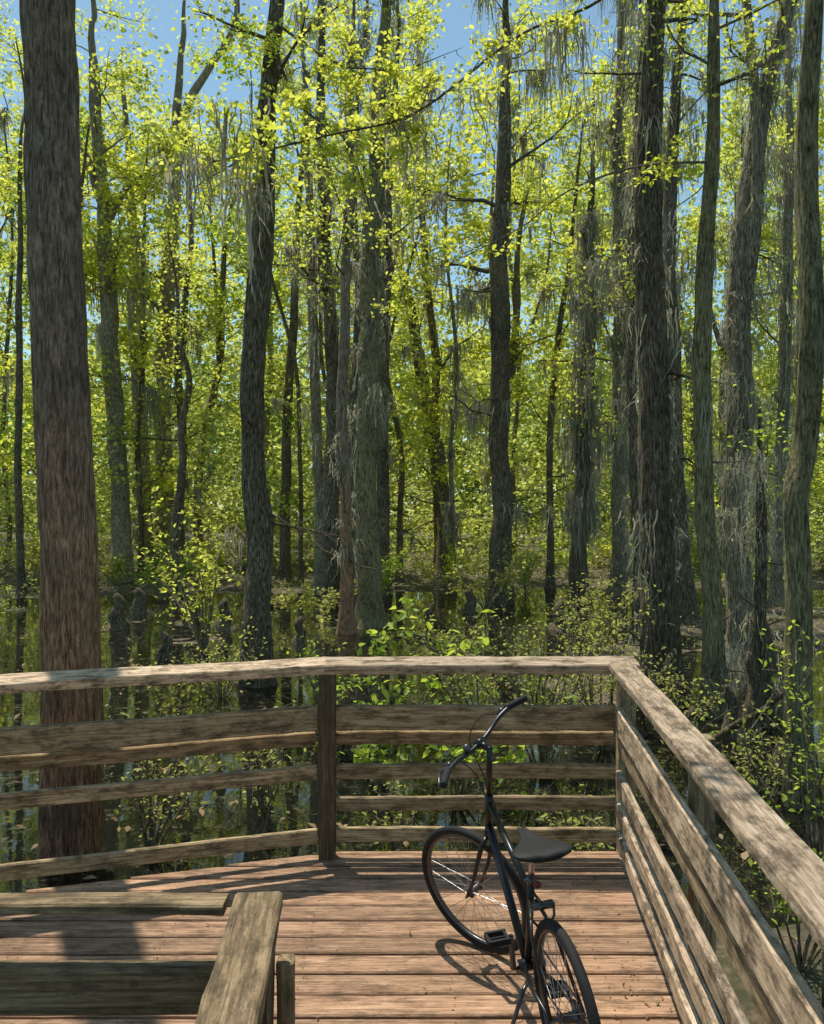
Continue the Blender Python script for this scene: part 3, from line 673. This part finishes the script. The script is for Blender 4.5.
shrub(S,'broad-leaved light green plant leaning over the railing right of centre',455,7.6,1.15,.8,'lg',320,.09,8)
shrub(S,'fine-leaved olive bush rising behind the back railing at centre right',540,8.6,1.7,1.0,'lo',1000,.042,16)
shrub(S,'fine-leaved olive bush nearest the right corner of the back railing',605,9.4,1.8,.9,'lo',900,.046,15)
shrub(S,'fine-leaved olive bush behind the handlebars of the bicycle',480,10.5,1.5,1.0,'lo',700,.05,13)
shrub(S,'leafy shrub seen through the left railing next to the big reddish trunk',150,6.6,1.2,.5,'lo',380,.042,11)
shrub(S,'leafy shrub seen through the left railing just left of its dark post',262,6.9,1.1,.5,'lo',300,.042,11)
shrub(S,'small twiggy bush beneath the rails left of the bicycle',395,6.6,.6,.5,'lo',200,.042,9)
shrub(S,'small twiggy bush seen between the rails right of the bicycle',560,6.3,.6,.6,'lo',260,.042,10)
shrub(S,'bright feathery sapling hugging the far right trunk above the railing',818,6.2,1.8,.45,'lg',420,.048,9)
shrub(S,'low green bush below the right railing in the bottom right corner',800,4.6,.85,.45,'lg',260,.038,10)
shrub(S,'green shrub behind the right railing under the twisted tree',742,7.4,.85,.6,'lo',320,.045,10)
shrub(S,'dense shrub under the moss-hung snag',600,16,1.6,1.3,'lo',800,.065,14)
shrub(S,'low shrub between the centre cluster and the straight dark trunk',450,14,.9,.9,'lo',450,.06,11)
shrub(S,'pale green shrub at the foot of the centre cluster',325,11.5,1.1,.8,'lg',420,.06,11)
shrub(S,'small shrub at the foot of the near-black trunk',675,9.8,.9,.7,'lo',400,.05,11)
shrub(S,'twiggy shrub standing in the water just left of the dark sinuous trunk',222,12,1.1,.7,'lo',300,.055,12)
nb=20
for i in range(nb):
    px=-40+900*(i+R.uniform(.1,.9))/nb; d=R.uniform(21,34); 
    shrub('background_shrub','background shrub on the muddy swamp floor, %s from the left'%ORD[i],px,d,R.uniform(.8,2.2)*(.5+d/60),R.uniform(.9,1.7),R.choice(['lo','lg','ly','lo','lm']),650,.06+.003*d,12,'background shrubs on the swamp floor',detail=False)
# ------------------------------------------------------------ stumps, logs
def knee(px,d,h,r,label):
    x=(px-412)*d/F; g=gz(x,d)-.1; root=Vector((x,d,g)); m=MB(); sd=R.random()*99
    pts=[root+Vector((.04*math.sin(i*1.3+sd),.04*math.cos(i+sd),(h+.1)*i/9)) for i in range(10)]
    m.tube(pts,[r*(1-.55*(i/9)**.7)*(1 if i<9 else .5) for i in range(10)],12,True,lambda i,th,p:(1+.8*math.exp(-i*.8))*(1+.25*math.cos(3*th+sd)*math.exp(-i*.2)+.2*noise.noise(Vector((math.cos(th)*2,math.sin(th)*2,i+sd)))))
    o=m.build('cypress_knee',M['b_dark'],None,root); o['label']=label; o['category']='tree stump'; o['group']='dark stumps standing in the swamp'
ks=[(118,19,.8,.22),(140,22,.7,.25),(165,15,.6,.16),(190,20,.9,.28),(225,19,.7,.2),(300,17,.6,.14),(345,9,.5,.10),(372,9.6,.65,.12),(392,11,.5,.1),(430,20,.6,.16),(470,22,.8,.22),(505,13,.5,.15),(560,19,.8,.2),(640,10,.6,.12),(672,11,.9,.14),(690,9.4,.6,.1),(730,9,.9,.11),(752,9.8,1.2,.11),(768,10.4,1.4,.12),(782,8.8,.9,.08)]
for i,k in enumerate(ks): knee(*k,'dark knobbly stump poking out of the mud, %s stump from the left'%ORD[i])
def log(a,b,r,label):
    m=MB(); A=Vector(a);B=Vector(b); sd=R.random()*50
    pts=[A.lerp(B,i/14)+Vector((0,.12*noise.noise(Vector((i*.4+sd,0,0))),.06*noise.noise(Vector((0,i*.4+sd,0))))) for i in range(15)]
    m.tube(pts,[r*(1-.4*i/14) for i in range(15)],10,True,lambda i,th,p:1+.2*noise.noise(Vector((math.cos(th)*2,math.sin(th)*2,i*.6+sd))))
    o=m.build('fallen_log',M['b_dark'],None,A); o['label']=label; o['category']='log'; o['group']='fallen logs'
def W_(px,d,z): return ((px-412)*d/F,d,z)
log(W_(262,23,-.46),W_(320,25,-.36),.07,'thin fallen log lying across the water left of the centre cluster')
log(W_(395,18,-.46),W_(470,16,-.40),.05,'thin fallen branch in the water right of the centre cluster')
log(W_(690,9,-.45),W_(800,8,.45),.045,'thin fallen limb propped up behind the right railing')
c=[];
for i in range(200):
    y=R.uniform(2.6,5.05); x=R.uniform(-2.2,.8+.09*y-.05)
    if R.random()<.4: x=.8+.09*y-.05-abs(R.gauss(0,.25)); y=R.uniform(2.6,4)
    if x<fenceL(y)+.15 or x>.78+.092*y: continue
    c.append((x,y,.009+R.random()*.004))
o=leaves('leaf_litter',c,NR.uniform(.008,.026,len(c)),M['litter'],None,(0,0,0),detail=True,up=40,aspect=.45)
o['label']='small dry leaves and catkins scattered over the deck boards'; o['category']='leaf litter'; o['kind']='stuff'
c=[]
for i in range(11000):
    y=6+38*R.random()**1.1; x=R.uniform(-.6,.6)*y; z=gz(x,y)
    if z<WZ and R.random()<.85: continue
    z=max(WZ,z)
    c.append((x,y,z+R.uniform(.005,.05)))
o=leaves('ground_litter',c,NR.uniform(.04,.13,len(c)),M['litter'],None,(0,0,0),up=3)
o['label']='brown leaf litter on the swamp mud and water'; o['category']='leaf litter'; o['kind']='stuff'
c=[]
for i in range(1700):
    y=5.8+36*R.random()**.8; x=R.uniform(-.6,.6)*y; g=gz(x,y)
    if g<WZ: continue
    hh=.08+.12*R.random()
    for k in range(18): c.append((x+R.gauss(0,.16),y+R.gauss(0,.16),g+abs(R.gauss(0,hh))))
o=leaves('ground_cover',c,NR.uniform(.04,.09,len(c)),M['lm'],None,(0,0,0),up=.8)
o['label']='low green sprouts growing over the swamp mud'; o['category']='ground cover'; o['kind']='stuff'
# ------------------------------------------------------------ light, sky, camera
sd=Vector((-.17,.31,.935)).normalized()
su=bpy.data.lights.new('sun','SUN'); su.energy=5; su.angle=math.radians(.5); su.color=(1,.95,.84)
so=bpy.data.objects.new('sun',su); COL.objects.link(so); so.rotation_euler=(-sd).to_track_quat('-Z','Y').to_euler(); so.location=(0,0,30)
w=bpy.data.worlds.new('World'); SC.world=w; w.use_nodes=True; nt=w.node_tree
bg=nt.nodes['Background']; sky=nt.nodes.new('ShaderNodeTexSky'); sky.sky_type='NISHITA'; sky.sun_disc=False
sky.air_density=1.0; sky.dust_density=.5; sky.ozone_density=1.4
sky.sun_elevation=math.asin(sd.z); sky.sun_rotation=math.atan2(sd.x,sd.y)
tn=nt.nodes.new('ShaderNodeMixRGB'); tn.blend_type='MULTIPLY'; tn.inputs[0].default_value=1; tn.inputs[2].default_value=(.94,1.08,.95,1)
nt.links.new(sky.outputs[0],tn.inputs[1]); nt.links.new(tn.outputs[0],bg.inputs[0]); bg.inputs[1].default_value=.15
cam=bpy.data.cameras.new('camera'); co=bpy.data.objects.new('camera',cam); COL.objects.link(co)
cam.sensor_fit='HORIZONTAL'; cam.sensor_width=36; cam.lens=36*F/824; cam.clip_end=1500
co.location=(0,0,EYE); co.rotation_euler=(math.pi/2,0,0); SC.camera=co
SC.view_settings.view_transform='Standard'; SC.view_settings.look='None'; SC.view_settings.exposure=0
